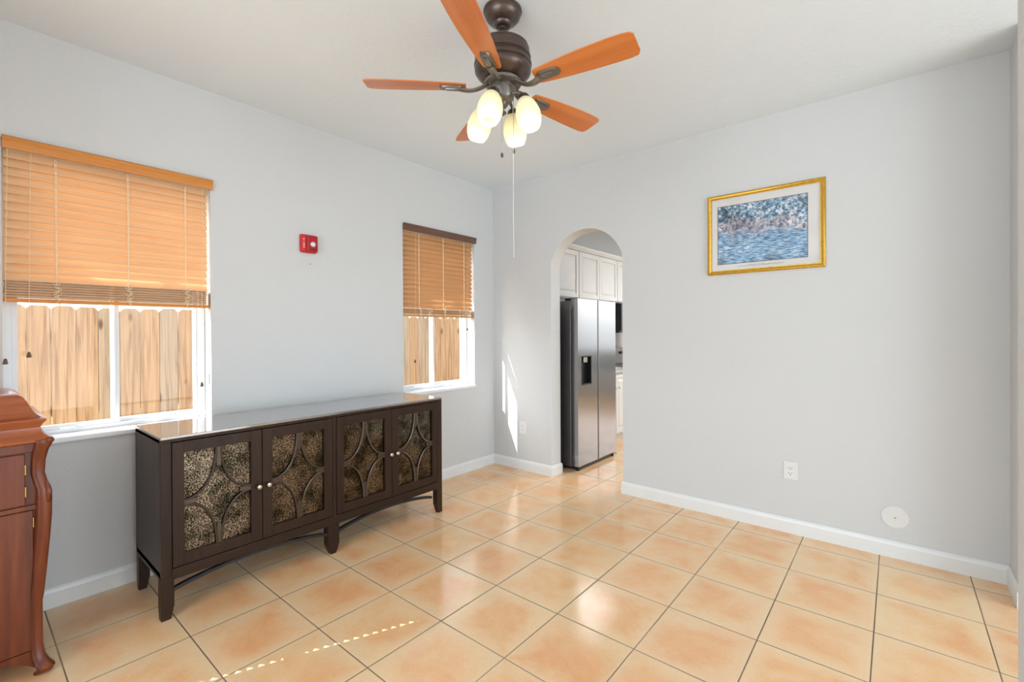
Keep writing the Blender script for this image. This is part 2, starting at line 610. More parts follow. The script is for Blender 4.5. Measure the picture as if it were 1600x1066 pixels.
# right wall: short return, then open to the living room; near divider stub
b = MB().box(3.815, 3.93, -0.30, 0, 0, H)
struct('wall_right', b, M['wall'])
b = MB().box(3.506, 4.05, -2.62, -2.5, 0, H)
struct('wall_divider', b, M['wall'])
# rear wall with window and hall opening
W3 = (0.12, 0.742, 0.95, 2.05)
b = MB()
b.box(-WT, W3[0], YR - 0.13, YR, 0, H).box(W3[0], W3[1], YR - 0.13, YR, 0, W3[2]).box(W3[0], W3[1], YR - 0.13, YR, W3[3], H)
b.box(W3[1], 0.92, YR - 0.13, YR, 0, H).box(0.92, 3.9, YR - 0.13, YR, 2.78, H).box(3.9, 4.05, YR - 0.13, YR, 0, H)
struct('wall_rear', b, M['wall'])
# hall, living room and kitchen shells
b = MB().box(0.80, 0.88, -7.4, YR - 0.13, 0, H).box(4.0, 4.12, -7.4, YR - 0.13, 0, H).box(0.80, 4.12, -7.52, -7.4, 0, H)
struct('wall_hall', b, M['wall'])
b = MB().box(7.5, 7.62, -4.5, 0.3, 0, H).box(4.12, 7.5, -4.62, -4.5, 0, H).box(3.93, 7.5, 0.0, 0.15, 0, H)
struct('wall_living', b, M['wall'])
b = MB().box(4.7, 4.85, BT, 5.7, 0, H).box(3.93, 4.7, 0.155, 0.28, 0, H)
b.box(0, 1.6, 5.55, 5.7, 0, H).box(4.4, 4.85, 5.55, 5.7, 0, H).box(1.6, 4.4, 5.55, 5.7, 2.45, H).box(1.6, 4.4, 5.55, 5.7, 0, 0.45)
struct('wall_kitchen', b, M['wall'])

def base_profile(sign, at):      # polygon (offset, z) for a skirting against plane 'at', growing in 'sign'
    t = 0.014
    return [(at, 0), (at + sign * t, 0), (at + sign * t, 0.078), (at + sign * 0.010, 0.092), (at + sign * 0.004, 0.102), (at, 0.102)]
b = MB().prism(base_profile(1, 0.0), 'Y', YR, 0.0)
o = struct('baseboard_left', b, M['trim'])
b = MB()
def bprism_x(mb, sign, at, lo, hi):
    mb.prism([(p[0], p[1]) for p in base_profile(sign, at)], 'X', lo, hi)
pr = [(0, 0), (0.014, 0), (0.014, 0.078), (0.010, 0.092), (0.004, 0.102), (0, 0.102)]
b.loft([[(0.0, -o, z) for o, z in pr], [(AX0 + o, -o, z) for o, z in pr], [(AX0 + o, BT + o, z) for o, z in pr], [(AX0 - 0.3, BT + o, z) for o, z in pr]])
b.loft([[(3.815, -o, z) for o, z in pr], [(AX1 - o, -o, z) for o, z in pr], [(AX1 - o, BT + o, z) for o, z in pr], [(AX1 + 1.5, BT + o, z) for o, z in pr]])
struct('baseboard_back', b, M['trim'])
b = MB().prism(base_profile(-1, 3.815), 'Y', -0.30, 0.0)
struct('baseboard_right', b, M['trim'])
b = MB()
bprism_x(b, 1, YR, 0, 0.92)
struct('baseboard_rear', b, M['trim'])

# ------------------------------------------------------------ windows
def window(name, W):
    y0, y1, z0, z1 = W
    r = struct_empty(name, (-0.1, (y0 + y1) / 2, z0))
    xa, xb = -0.165, -0.112
    b = MB()
    fwid = 0.035
    b.box(xa, xb, y0, y0 + fwid, z0, z1).box(xa, xb, y1 - fwid, y1, z0, z1)
    b.box(xa, xb, y0 + fwid, y1 - fwid, z1 - fwid, z1).box(xa, xb - 0.008, y0 + fwid, y1 - fwid, z0, z0 + 0.030)
    b.build('window_frame', M['vinyl'], r, 0.003)
    ym = y0 + (y1 - y0) * 0.492
    for k, (a, c, dx) in enumerate(((y0 + fwid, ym + 0.022, 0.0), (ym - 0.012, y1 - fwid, -0.022))):
        b = MB(); s = 0.022
        x0, x1 = -0.140 + dx, -0.122 + dx
        b.box(x0, x1, a, a + s, z0 + 0.03, z1 - fwid).box(x0, x1, c - s, c, z0 + 0.03, z1 - fwid)
        b.box(x0, x1, a + s, c - s, z0 + 0.03, z0 + 0.052).box(x0, x1, a + s, c - s, z1 - fwid - s, z1 - fwid)
        sash = b.build('sash', M['vinyl'], r, 0.002)
        g = MB().box((x0 + x1) / 2 - 0.002, (x0 + x1) / 2 + 0.002, a + s, c - s, z0 + 0.052, z1 - fwid - s)
        g.build('glass_pane', M['glass'], sash)
    if name == 'window_1':
        MB().box(-0.052, -0.030, y1 - 0.014, y1, z0 + 0.215, z0 + 0.290).build('cord_cleat', M['vinyl'], r, 0.004)
    for t in (0.27, 0.74):
        yc = y0 + (y1 - y0) * t
        b = MB().box(-0.120, -0.106, yc - 0.032, yc + 0.032, z0 + 0.026, z0 + 0.036)
        b.build('sash_latch', M['vinyl'], r, 0.002)
    b = MB().box(-0.112, 0.022, y0 - 0.004, y1 + 0.004, z0 - 0.026, z0 + 0.004)
    b.build('window_sill', M['sill'], r, 0.009, seg=3)
    return r
window('window_1', W1)
window('window_2', W2)
# rear window frame
r = struct_empty('window_3', ((W3[0] + W3[1]) / 2, YR - 0.1, W3[2]))
b = MB()
x0, x1, z0, z1 = W3
b.box(x0, x0 + 0.03, YR - 0.12, YR - 0.08, z0, z1).box(x1 - 0.01, x1, YR - 0.12, YR - 0.08, z0, z1)
b.box(x0, x1, YR - 0.12, YR - 0.08, z0, z0 + 0.03).box(x0, x1, YR - 0.12, YR - 0.08, z1 - 0.03, z1)
b.build('window_frame', M['vinyl'], r)
# kitchen window frame with mullions
r = struct_empty('window_4', (3.0, 5.62, 0.45))
b = MB()
for xx in (1.6, 2.28, 2.97, 3.66, 4.36):
    b.box(xx, xx + 0.05, 5.58, 5.66, 0.45, 2.45)
b.box(1.6, 4.4, 5.58, 5.66, 0.45, 0.5).box(1.6, 4.4, 5.58, 5.66, 2.4, 2.45)
b.build('window_frame', M['vinyl'], r)

# ------------------------------------------------------------ blinds
def slat_poly(xc, zc, wd, tilt, th=0.003, crown=0.003):
    """cross-section of one slat in x,z; room-side edge is turned down"""
    pts_top, pts_bot = [], []
    for k in range(5):
        u = -wd / 2 + wd * k / 4
        h = crown * (1 - (2 * u / wd) ** 2)
        pts_top.append((u, h + th / 2)); pts_bot.append((u, h - th / 2))
    poly = pts_top + pts_bot[::-1]
    c, s = math.cos(tilt), math.sin(tilt)
    return [(xc + u * c + h * s, zc - u * s + h * c) for u, h in poly]

def squiggle(y, z0, z1, x, amp, seed, n=46):
    rnd = random.Random(seed)
    pts = []
    for k in range(n):
        t = k / (n - 1)
        pts.append((x + 0.006 * math.sin(k * 1.3) + rnd.uniform(0, 0.004),
                    y + amp * math.sin(k * 1.05 + rnd.uniform(-0.3, 0.3)) * (0.6 + 0.4 * math.sin(k * 0.37)),
                    z0 + (z1 - z0) * t + 0.010 * math.sin(k * 0.8)))
    return pts

def blind(name, label, W, slat, val, zst, zbot, tilt, pitch, seed, ntass):
    y0, y1, z0, z1 = W
    r = thing(name, label, 'window blind', (0.0, (y0 + y1) / 2, z1), 'half raised wood blinds on the left wall windows')
    xc = -0.034
    # valance with a moulded face and short returns
    prof = [(0.004, 2.312), (0.018, 2.312), (0.021, 2.320), (0.021, 2.345), (0.027, 2.356), (0.027, 2.364), (0.021, 2.374), (0.004, 2.374)]
    b = MB().prism(prof, 'Y', y0 + 0.002, y1 + 0.012)
    b.build('valance', val, r, 0.0015)
    MB().box(-0.065, -0.008, y0 + 0.008, y1 - 0.008, 2.315, 2.362).build('head_rail', M['white'], r)
    b = MB()
    z = 2.300; n = 0
    while z > zst + pitch * 0.4:
        b.prism(slat_poly(xc, z, 0.0565, tilt, 0.003, 0.0055), 'Y', y0 + 0.008, y1 - 0.012)
        z -= pitch; n += 1
    b.build('slats', slat, r, 0, True)
    b = MB()
    zz = zbot + 0.024
    k = 0
    while zz < zst - 0.002:
        dy = random.uniform(-0.003, 0.003)
        b.prism(slat_poly(xc + 0.004 + random.uniform(-0.002, 0.002), zz, 0.050, 0.03 * (k % 2), 0.0042, 0.0012), 'Y', y0 + 0.008 + dy, y1 - 0.010 + dy)
        zz += 0.0066; k += 1
    b.build('stacked_slats', M['stack'], r, 0, True)
    prof = [(xc - 0.025, zbot), (xc + 0.031, zbot), (xc + 0.034, zbot + 0.005), (xc + 0.031, zbot + 0.018), (xc - 0.025, zbot + 0.018)]
    MB().prism(prof, 'Y', y0 + 0.006, y1 - 0.008).build('bottom_rail', val if val is M['val1'] else M['stack'], r, 0.001)
    xf = xc + 0.027 * math.cos(tilt) + 0.004
    for i, t in enumerate((0.215, 0.545, 0.855)):
        y = y0 + (y1 - y0) * t
        b = MB()
        b.tube([(xf, y - 0.003, 2.31), (xf, y, zst)], 0.0019, 6)
        b.tube([(xf, y + 0.004, 2.31), (xf, y + 0.002, zst)], 0.0015, 6)
        zk = 2.300
        while zk > zst:
            b.box(xf - 0.001, xf + 0.0025, y - 0.004, y + 0.004, zk - 0.024, zk - 0.012)
            zk -= pitch
        b.tube(squiggle(y, zst + 0.005, zbot + 0.012, xc + 0.036, 0.018, seed + i), 0.0014, 5)
        b.tube(squiggle(y + 0.004, zst - 0.01, zbot - 0.020, xc + 0.038, 0.015, seed + 9 + i), 0.0013, 5)
        b.build('ladder_cord', M['cord'], r, 0, True)
    for (yy, zt) in ntass:
        b = MB()
        b.tube([(0.010, yy + 0.012, 2.31), (0.012, yy + 0.004, (2.31 + zt) / 2), (0.008, yy, zt)], 0.0010, 5)
        c = b.build('pull_cord', M['cord'], r, 0, True)
        b = MB().lathe([(0.002, 0.028), (0.006, 0.024), (0.009, 0.004), (0.0095, 0.0), (0.004, -0.001)], (0.008, yy, zt - 0.026), 12)
        b.build('tassel', M['tassel'], c, 0, True)
    return r
blind('wood_blind', 'wide honey wood blind half raised over the left window, light honey valance', W1, M['slat'], M['val1'],
      1.674, 1.566, math.radians(60), 0.0432, 3, [(-3.468, 1.315), (-3.548, 1.285), (-2.722, 1.10)])
blind('wood_blind', 'narrower amber wood blind with dark walnut valance on the window nearest the room corner', W2, M['slat2'], M['val2'],
      1.630, 1.552, math.radians(60), 0.0432, 23, [(-1.060, 1.16), (-0.40, 1.45)])

# rear blind (behind the camera): closed slats, their rounded ends leave small gaps at one jamb
def rear_blind():
    x0, x1, z0, z1 = W3
    r = thing('wood_blind', 'closed wood blind on the rear window behind the camera', 'window blind', ((x0 + x1) / 2, YR - 0.03, z1))
    b = MB()
    z = z0 + 0.02; p = 0.040; i = 0
    while z < z1:
        poly = [(x0, z + p * 0.5), (x1 - 0.022, z + p * 0.5), (x1, z + p * 0.10), (x1, z - p * 0.10), (x1 - 0.022, z - p * 0.52), (x0, z - p * 0.52)]
        if 1.355 < z < 1.44 or z > 2.01:
            poly = [(x0, z + p * 0.52), (x1, z + p * 0.52), (x1, z - p * 0.52), (x0, z - p * 0.52)]
        b.prism(poly, 'Y', YR - 0.006, YR - 0.003)
        z += p; i += 1
    b.build('slats', M['slat'], r)
    MB().box(x0, x1, YR - 0.05, YR - 0.008, z1 - 0.04, z1 - 0.001).build('head_rail', M['val1'], r)
rear_blind()

# ------------------------------------------------------------ sideboard
def sideboard():
    X0, X1, Y0, Y1, ZT = 0.105, 0.592, -3.070, -1.266, 0.897
    r = thing('sideboard', 'long dark espresso wood sideboard with four mirrored lattice doors against the left wall', 'sideboard', ((X0 + X1) / 2, (Y0 + Y1) / 2, 0))
    D, DZ = M['dark'], M['darkz']
    MB().box(X0, X1, Y0, Y1, ZT - 0.014, ZT).build('top', M['top'], r, 0.002)
    zb = 0.190
    b = MB()
    b.box(X0, X1 - 0.020, Y0, Y0 + 0.02, zb, ZT - 0.014)
    b.box(X0, X1 - 0.020, Y1 - 0.02, Y1, zb, ZT - 0.014)
    b.box(X0, X0 + 0.012, Y0, Y1, zb, ZT - 0.014)
    b.box(X0, X1 - 0.020, Y0, Y1, 0.205, 0.232)
    b.box(X0, X1 - 0.020, Y0, Y1, ZT - 0.03, ZT - 0.014)
    b.build('carcass', DZ, r, 0.0015)
    # face frame
    b = MB()
    xf0, xf1 = X1 - 0.020, X1
    b.box(xf0, xf1, Y0, Y1, 0.868, ZT - 0.0142)
    b.box(xf0, xf1, Y0, Y0 + 0.044, 0.20, 0.868)
    b.box(xf0, xf1, Y1 - 0.044, Y1, 0.20, 0.868)
    b.box(xf0, xf1, -2.178, -2.154, 0.24, 0.868)
    b.build('face_frame', DZ, r, 0.0015)
    MB().box(xf0, xf1 + 0.003, Y0 + 0.044, Y1 - 0.044, 0.188, 0.242).build('apron', D, r, 0.003)
    # arched stretchers under the apron
    for a, c in ((-3.022, -2.212), (-2.134, -1.360)):
        pts_t, pts_b = [], []
        for k in range(21):
            t = k / 20
            h = math.sin(PI * t) ** 0.8
            y = a + (c - a) * t
            pts_t.append((y, 0.142 + 0.045 * h)); pts_b.append((y, 0.124 + 0.047 * h))
        b = MB()
        for k in range(20):
            b.prism([pts_b[k], pts_b[k + 1], pts_t[k + 1], pts_t[k]], 'X', X1 - 0.030, X1 - 0.008)
        b.build('arched_stretcher', M['black'], r)
    # legs: tapered on their inner side
    def leg(x0, x1, y0, y1, z1, inner):
        b = MB()
        def ring(z, a, c, xa, xb):
            return [(xa, a, z), (xb, a, z), (xb, c, z), (xa, c, z)]
        d = 0.014
        if inner == 0:
            rs = [ring(0, y0 + d * 1.6, y1 - d * 1.6, x0 + d, x1 - 0.004), ring(0.03, y0 + d * 0.7, y1 - d * 0.7, x0 + d * 0.5, x1), ring(0.065, y0, y1, x0, x1), ring(z1, y0, y1, x0, x1)]
        elif inner > 0:
            rs = [ring(0, y0, y1 - d, x0 + d, x1), ring(0.065, y0, y1, x0, x1), ring(z1, y0, y1, x0, x1)]
        else:
            rs = [ring(0, y0 + d, y1, x0 + d, x1), ring(0.065, y0, y1, x0, x1), ring(z1, y0, y1, x0, x1)]
        b.loft(rs)
        return b.build('leg', DZ, r, 0.002)
    leg(X1 - 0.052, X1 + 0.003, Y0 - 0.002, Y0 + 0.052, 0.206, 1)
    leg(X0, X0 + 0.05, Y0, Y0 + 0.05, 0.188, 1)
    leg(X1 - 0.058, X1 - 0.004, -2.212, -2.134, 0.187, 0)
    leg(X0, X0 + 0.05, -2.205, -2.140, 0.187, 0)
    leg(X1 - 0.052, X1 + 0.001, Y1 - 0.050, Y1, 0.206, -1)
    leg(X0, X0 + 0.05, Y1 - 0.050, Y1, 0.188, -1)
    # doors
    doors = [(-3.023, -2.604, -2.973, -2.661, -2.626), (-2.600, -2.181, -2.547, -2.235, -2.574),
             (-2.151, -1.735, -2.102, -1.790, -1.752), (-1.731, -1.314, -1.675, -1.363, -1.700)]
    gz0, gz1, dz0, dz1 = 0.302, 0.808, 0.246, 0.864
    for y0, y1, g0, g1, ky in doors:
        b = MB()
        xa, xb = X1 - 0.018, X1 + 0.002
        b.box(xa, xb, y0, g0, dz0, dz1).box(xa, xb, g1, y1, dz0, dz1)
        b.box(xa, xb, g0, g1, dz0, gz0).box(xa, xb, g0, g1, gz1, dz1)
        d = b.build('door', DZ, r, 0.0012)
        MB().box(xa, X1 - 0.012, g0 - 0.001, g1 + 0.001, gz0 - 0.001, gz1 + 0.001).build('mirror_panel', M['mirror'], d)
        # concave diamond lattice
        hw_, hh = (g1 - g0) / 2, (gz1 - gz0) / 2
        yc, zc = (g0 + g1) / 2, (gz0 + gz1) / 2
        b = MB()
        A, B_ = hw_ - 0.011, hh - 0.012
        for sy in (-1, 1):
            for sz in (-1, 1):
                pts = []
                for k in range(25):
                    th = PI / 2 * k / 24
                    pts.append((X1 - 0.005, yc + sy * (hw_ - A * math.cos(th) ** 0.92), zc + sz * (hh - B_ * math.sin(th) ** 0.92)))
                b.tube(pts, 0.006, 8, [(0.0065, 0.0065)] * 25)
        def web(p, q, s):
            b.box(X1 - 0.010, X1 - 0.003, min(p[0], q[0]), max(p[0], q[0]), min(p[1], q[1]), max(p[1], q[1]))
        web((yc - 0.010, zc + hh - 0.10), (yc + 0.010, zc + hh), 1)
        web((yc - 0.010, zc - hh), (yc + 0.010, zc - hh + 0.10), 1)
        web((g0, zc - 0.011), (g0 + 0.055, zc + 0.011), 1)
        web((g1 - 0.055, zc - 0.011), (g1, zc + 0.011), 1)
        b.build('lattice', M['bead'], d, 0, True)
        mt = Matrix.Rotation(PI / 2, 3, 'Y')
        b = MB().lathe([(0.005, 0.0), (0.005, 0.012), (0.012, 0.017), (0.015, 0.023), (0.012, 0.030), (0.004, 0.033)], (X1 + 0.002, ky, 0.549), 18, mt)
        b.build('knob', M['nickel'], d, 0, True)
sideboard()

# ------------------------------------------------------------ talking-machine cabinet
def phonograph():
    Y1 = -3.472; Y0 = -4.000; X0, X1 = 0.105, 0.618
    r = thing('phonograph_cabinet', 'tall red mahogany antique phonograph cabinet with domed lid and curved corner posts at left edge', 'cabinet', ((X0 + X1) / 2, (Y0 + Y1) / 2, 0))
    W_, WY = M['mah'], M['mahy']
    MB().box(X0, X1 - 0.018, Y0 + 0.01, Y1 - 0.012, 0.085, 0.955).build('body', W_, r, 0.003)
    # corner posts (front two are bombe with scrolls and feet)
    prof = [(0.000, 0.006, 0.018), (0.010, 0.020, 0.024), (0.028, 0.024, 0.027), (0.045, 0.012, 0.025), (0.075, 0.002, 0.022), (0.12, -0.002, 0.020), (0.30, -0.002, 0.020),
            (0.325, 0.001, 0.021), (0.45, 0.010, 0.022), (0.576, 0.018, 0.023), (0.66, 0.022, 0.024), (0.735, 0.023, 0.024), (0.765, 0.022, 0.022), (0.80, 0.012, 0.021),
            (0.83, 0.006, 0.021), (0.885, 0.008, 0.022), (0.925, 0.014, 0.024), (0.950, 0.022, 0.026), (0.968, 0.020, 0.026)]
    def post(cx, cy, sx, sy):
        rings = []
        for z, o, h in prof:
            ring = []
            for k in range(16):
                t = 2 * PI * k / 16
                c, s = math.cos(t), math.sin(t)
                c2 = math.copysign(abs(c) ** 0.6, c); s2 = math.copysign(abs(s) ** 0.6, s)
                ring.append((cx + sx * (o - 0.022) + h * c2, cy + sy * (o - 0.022) + h * s2, z))
            rings.append(ring)
        b = MB().loft(rings)
        p = b.build('corner_post', W_, r, 0, True)
        mt = Matrix.Rotation(PI / 2, 3, 'Y')
        # scroll at the head of the post, carved leaf at its belly
        MB().lathe([(0.006, -0.026), (0.011, -0.024), (0.013, -0.018), (0.013, 0.012), (0.010, 0.018), (0.004, 0.021)], (cx + sx * 0.012, cy + sy * 0.018, 0.966), 18, mt).build('scroll', W_, p, 0, True)
        b = MB().tube([(cx + sx * 0.012, cy + sy * 0.006, 0.800), (cx + sx * 0.024, cy + sy * 0.012, 0.775), (cx + sx * 0.029, cy + sy * 0.014, 0.755), (cx + sx * 0.026, cy + sy * 0.012, 0.720), (cx + sx * 0.018, cy + sy * 0.008, 0.700)], 0.006, 8, [0.002, 0.007, 0.009, 0.006, 0.002])
        b.build('carved_leaf', W_, p, 0, True)
        return p
    post(X1, Y1, 1, 1); post(X1, Y0, 1, -1)
    for yy in (Y0 + 0.015, Y1 - 0.015):
        MB().loft([[(X0 + dx, yy + dy, z) for dx, dy in ((-0.0, -0.018), (0.035, -0.018), (0.035, 0.018), (-0.0, 0.018))] for z in (0.0, 0.5, 0.955)]).build('rear_post', W_, r, 0.004)
    # doors
    xd = X1 - 0.018
    ym = (Y0 + Y1) / 2
    for y0, y1, z0, z1, hy, side in ((Y0 + 0.055, ym - 0.001, 0.705, 0.915, Y0 + 0.055, -1), (ym + 0.001, Y1 - 0.052, 0.705, 0.915, Y1 - 0.052, 1),
                                     (Y0 + 0.030, ym - 0.001, 0.105, 0.680, Y0 + 0.030, -1), (ym + 0.001, Y1 - 0.030, 0.105, 0.680, Y1 - 0.030, 1)):
        d = MB().box(xd, xd + 0.010, y0, y1, z0, z1).build('door', W_, r, 0.003)
        lo, hi = (z0 + 0.02, z1 - 0.02) if z1 - z0 > 0.3 else (z0 + 0.035, z1 - 0.035)
        for zz in (lo + 0.02, hi - 0.03):
            h = MB().tube([(xd + 0.010, hy + side * 0.001, zz - 0.020), (xd + 0.010, hy + side * 0.001, zz + 0.020)], 0.003, 8)
            h.build('hinge', M['brass'], d, 0, True)
        kn = MB().lathe([(0.003, 0), (0.003, 0.008), (0.007, 0.012), (0.006, 0.018), (0.002, 0.020)], (xd + 0.010, (y1 - 0.02) if side < 0 else (y0 + 0.02), (z0 + z1) / 2), 12, Matrix.Rotation(PI / 2, 3, 'Y'))
        kn.build('knob', M['brass'], d, 0, True)
    # rail between the doors, band under the cap, shaped apron
    MB().box(xd, xd + 0.012, Y0 + 0.02, Y1 - 0.02, 0.683, 0.702).build('rail', W_, r, 0.002)
    MB().box(xd, xd + 0.014, Y0 + 0.01, Y1 - 0.018, 0.920, 0.958).build('rail', W_, r, 0.003)
    b = MB()
    n = 16
    for k in range(n):
        t0, t1 = k / n, (k + 1) / n
        f = lambda t: 0.082 - 0.052 * (abs(2 * t - 1) ** 5)
        ya, yb = Y0 + 0.03 + (Y1 - Y0 - 0.06) * t0, Y0 + 0.03 + (Y1 - Y0 - 0.06) * t1
        b.prism([(ya, f(t0)), (yb, f(t1)), (yb, 0.103), (ya, 0.103)], 'X', xd - 0.006, xd + 0.010)
    b.build('apron', W_, r)
    # cap moulding and domed lid: stacked rectangles, each (inset, z)
    def stack(lv, name, mat, par, ov=0.0):
        rings = []
        for ins, z in lv:
            xa, xb, ya, yb = X0 - 0.004 + ins, X1 + 0.012 - ins, Y0 - 0.012 + ins, Y1 + 0.012 - ins
            rings.append([(xa, ya, z), (xb, ya, z), (xb, yb, z), (xa, yb, z)])
        return MB().loft(rings).build(name, mat, par, 0, True)
    stack([(0.006, 0.956), (-0.004, 0.962), (-0.006, 0.974), (0.000, 0.984), (0.010, 0.990), (0.016, 1.004), (0.018, 1.020)], 'cap_moulding', WY, r)
    lid = stack([(0.018, 1.021), (0.014, 1.034), (0.006, 1.042), (0.002, 1.050), (0.004, 1.055), (0.016, 1.060), (0.028, 1.070), (0.038, 1.085), (0.046, 1.103), (0.054, 1.123), (0.064, 1.141), (0.080, 1.154), (0.105, 1.161), (0.15, 1.163), (0.2, 1.163)], 'lid', WY, r)
phonograph()

# ------------------------------------------------------------ ceiling fan
def fan():
    AX, AY = 1.899, -2.025
    r = thing('ceiling_fan', 'bronze ceiling fan with five orange cherry blades and four lit frosted glass lamps', 'ceiling fan', (AX, AY, H))
    def lathe(name, prof, mat, par=r, n=40):
        return MB().lathe(prof, (AX, AY, 0), n).build(name, mat, par, 0, True)
    lathe('canopy', [(0.080, H), (0.091, H - 0.001), (0.092, H - 0.010), (0.086, H - 0.014), (0.083, H - 0.018), (0.086, H - 0.022), (0.083, H - 0.034), (0.068, H - 0.052), (0.046, H - 0.064),
                     (0.044, H - 0.072), (0.034, H - 0.080), (0.030, H - 0.082)], M['bronze'])
    lathe('downrod', [(0.020, H - 0.074), (0.020, H - 0.090), (0.012, H - 0.096), (0.012, 2.785), (0.020, 2.780), (0.020, 2.770)], M['bronze'])
    lathe('motor_housing', [(0.030, 2.776), (0.070, 2.774), (0.112, 2.766), (0.121, 2.760), (0.123, 2.754), (0.119, 2.750), (0.127, 2.744), (0.129, 2.722), (0.128, 2.714), (0.133, 2.710), (0.133, 2.704),
                            (0.127, 2.700), (0.128, 2.692), (0.132, 2.686), (0.137, 2.678), (0.137, 2.668), (0.131, 2.664), (0.135, 2.656), (0.134, 2.640), (0.122, 2.622), (0.098, 2.606), (0.07, 2.600), (0.03, 2.598)], M['bronze'])
    lathe('hub', [(0.030, 2.600), (0.084, 2.600), (0.088, 2.594), (0.086, 2.582), (0.066, 2.577), (0.030, 2.575)], M['iron'])
    lathe('switch_housing', [(0.030, 2.577), (0.060, 2.576), (0.062, 2.562), (0.055, 2.556), (0.052, 2.520), (0.047, 2.508), (0.034, 2.500), (0.026, 2.496), (0.024, 2.484), (0.014, 2.472), (0.006, 2.468)], M['iron'])
    BZ = 2.565
    pitch = math.radians(11.7)
    for k in range(5):
        ang = math.radians(7.46 + 72 * k)
        rz = Matrix.Rotation(ang, 3, 'Z')
        rx = Matrix.Rotation(-pitch, 3, 'X')      # counter-clockwise edge low
        def P(x, y, z, tw=1.0):
            v = Matrix.Rotation(-pitch * tw, 3, 'X') @ Vector((0, y, z))
            v.x = x
            v = rz @ v
            return v + Vector((AX, AY, BZ))
        # blade outline (x outward, y across)
        xs = [0.175, 0.182, 0.20, 0.26, 0.34, 0.44, 0.54, 0.60, 0.634, 0.646]
        up_ = [0.030, 0.042, 0.046, 0.053, 0.060, 0.066, 0.070, 0.071, 0.066, 0.045]
        dn_ = [-0.030, -0.042, -0.046, -0.053, -0.060, -0.066, -0.068, -0.066, -0.060, -0.045]
        rings = []
        for x, a, c in zip(xs, up_, dn_):
            rings.append([P(x, c, 0.0), P(x, a, 0.0), P(x, a, 0.006), P(x, c, 0.006)])
        bl = MB().loft(rings)
        # per-blade object with own axis so that the grain follows the blade
        me_o = bpy.data.objects.new
        base = Vector((AX, AY, BZ))
        inv = rz.transposed()
        bl.v = [inv @ (p - base) for p in bl.v]
        me = bpy.data.meshes.new('blade'); me.from_pydata(bl.v, [], bl.f); me.materials.append(M['bladewood'])
        import bmesh
        bm = bmesh.new(); bm.from_mesh(me); bmesh.ops.recalc_face_normals(bm, faces=bm.faces); bm.to_mesh(me); bm.free()
        o = bpy.data.objects.new('blade', me); COL.objects.link(o)
        o.parent = r; o.location = base - Vector((AX, AY, H)); o.rotation_euler = (0, 0, ang)
        md = o.modifiers.new('bevel', 'BEVEL'); md.width = 0.0015; md.segments = 2; md.limit_method = 'ANGLE'; md.angle_limit = math.radians(50)
        # curved arm and bracket plate under the blade
        b = MB()
        pts, rr = [], []
        for j in range(13):
            t = j / 12
            x = 0.070 + 0.135 * t
            z = 0.014 - 0.030 * math.sin(PI * min(1, t * 1.15)) - 0.022 * t
            z = 0.018 * (1 - t) - 0.020 * math.sin(PI * t) - 0.010 * t
            y = 0.010 * math.sin(PI * t)
            pts.append(P(x, y, z, t)); rr.append((0.008, 0.016 + 0.004 * abs(2 * t - 1)))
        b.tube(pts, 0.01, 10, rr)
        rings = []
        for j, (x, hwid, dz) in enumerate(((0.196, 0.020, -0.006), (0.205, 0.025, -0.009), (0.28, 0.023, -0.009), (0.292, 0.018, -0.008), (0.300, 0.010, -0.005))):
            rings.append([P(x, -hwid, dz), P(x, hwid, dz), P(x, hwid * 1.12, -0.0005), P(x, -hwid * 1.12, -0.0005)])
        b.loft(rings)
        rings = []
        for j, (x, hwid, dz) in enumerate(((0.195, 0.012, -0.013), (0.21, 0.014, -0.015), (0.268, 0.012, -0.014), (0.276, 0.007, -0.010))):
            rings.append([P(x, -hwid, dz), P(x, hwid, dz), P(x, hwid * 1.1, -0.008), P(x, -hwid * 1.1, -0.008)])
        b.loft(rings)
        b.build('blade_bracket', M['iron'], r, 0, True)
    # light kit
    for ang in LAMPS:
        a = math.radians(ang)
        rz = Matrix.Rotation(a, 3, 'Z')
        tilt = math.radians(LT)
        axis = rz @ Vector((math.sin(tilt), 0, -math.cos(tilt)))
        p0 = Vector((AX, AY, 2.530)) + rz @ Vector((0.045, 0, 0))
        top = Vector((AX, AY, LZ)) + rz @ Vector((LR, 0, 0))
        b = MB()
        mid = (p0 + top) / 2 + rz @ Vector((0.012, 0, 0.022))
        pts = []
        for j in range(9):
            t = j / 8
            pts.append(p0 * (1 - t) ** 2 + mid * (2 * t * (1 - t)) + (top - axis * 0.02) * t * t)
        b.tube(pts, 0.008, 8)
        arm = b.build('lamp_arm', M['iron'], r, 0, True)
        # frame whose -Z runs along axis
        q = axis.to_track_quat('-Z', 'Y').to_matrix()
        b = MB().lathe([(0.008, 0.022), (0.020, 0.018), (0.027, 0.006), (0.028, -0.010), (0.024, -0.012)], top, 24, q)
        b.build('lamp_socket', M['bronze'], arm, 0, True)
        outer = [(0.026, -0.002), (0.034, -0.010), (0.046, -0.030), (0.054, -0.055), (0.0585, -0.078), (0.0575, -0.100), (0.052, -0.125), (0.043, -0.145), (0.038, -0.152)]
        inner = [(rr_ - 0.003, zz_) for rr_, zz_ in reversed(outer)]
        b = MB().lathe(outer + inner, top, 32, q, cap=False)
        b.build('lamp_shade', M['shade'], arm, 0, True)
        b = MB().lathe([(0.010, -0.010), (0.012, -0.040), (0.018, -0.060), (0.028, -0.080), (0.030, -0.095), (0.024, -0.112), (0.010, -0.122), (0.002, -0.124)], top, 20, q)
        b.build('bulb', M['bulb'], arm, 0, True)
        d = bpy.data.lights.new('bulb_light', 'POINT')
        d.energy = 0.3; d.color = (1.0, 0.985, 0.95); d.shadow_soft_size = 0.03
        lo = bpy.data.objects.new('bulb_light', d); COL.objects.link(lo)
        lo.location = top + axis * 0.145
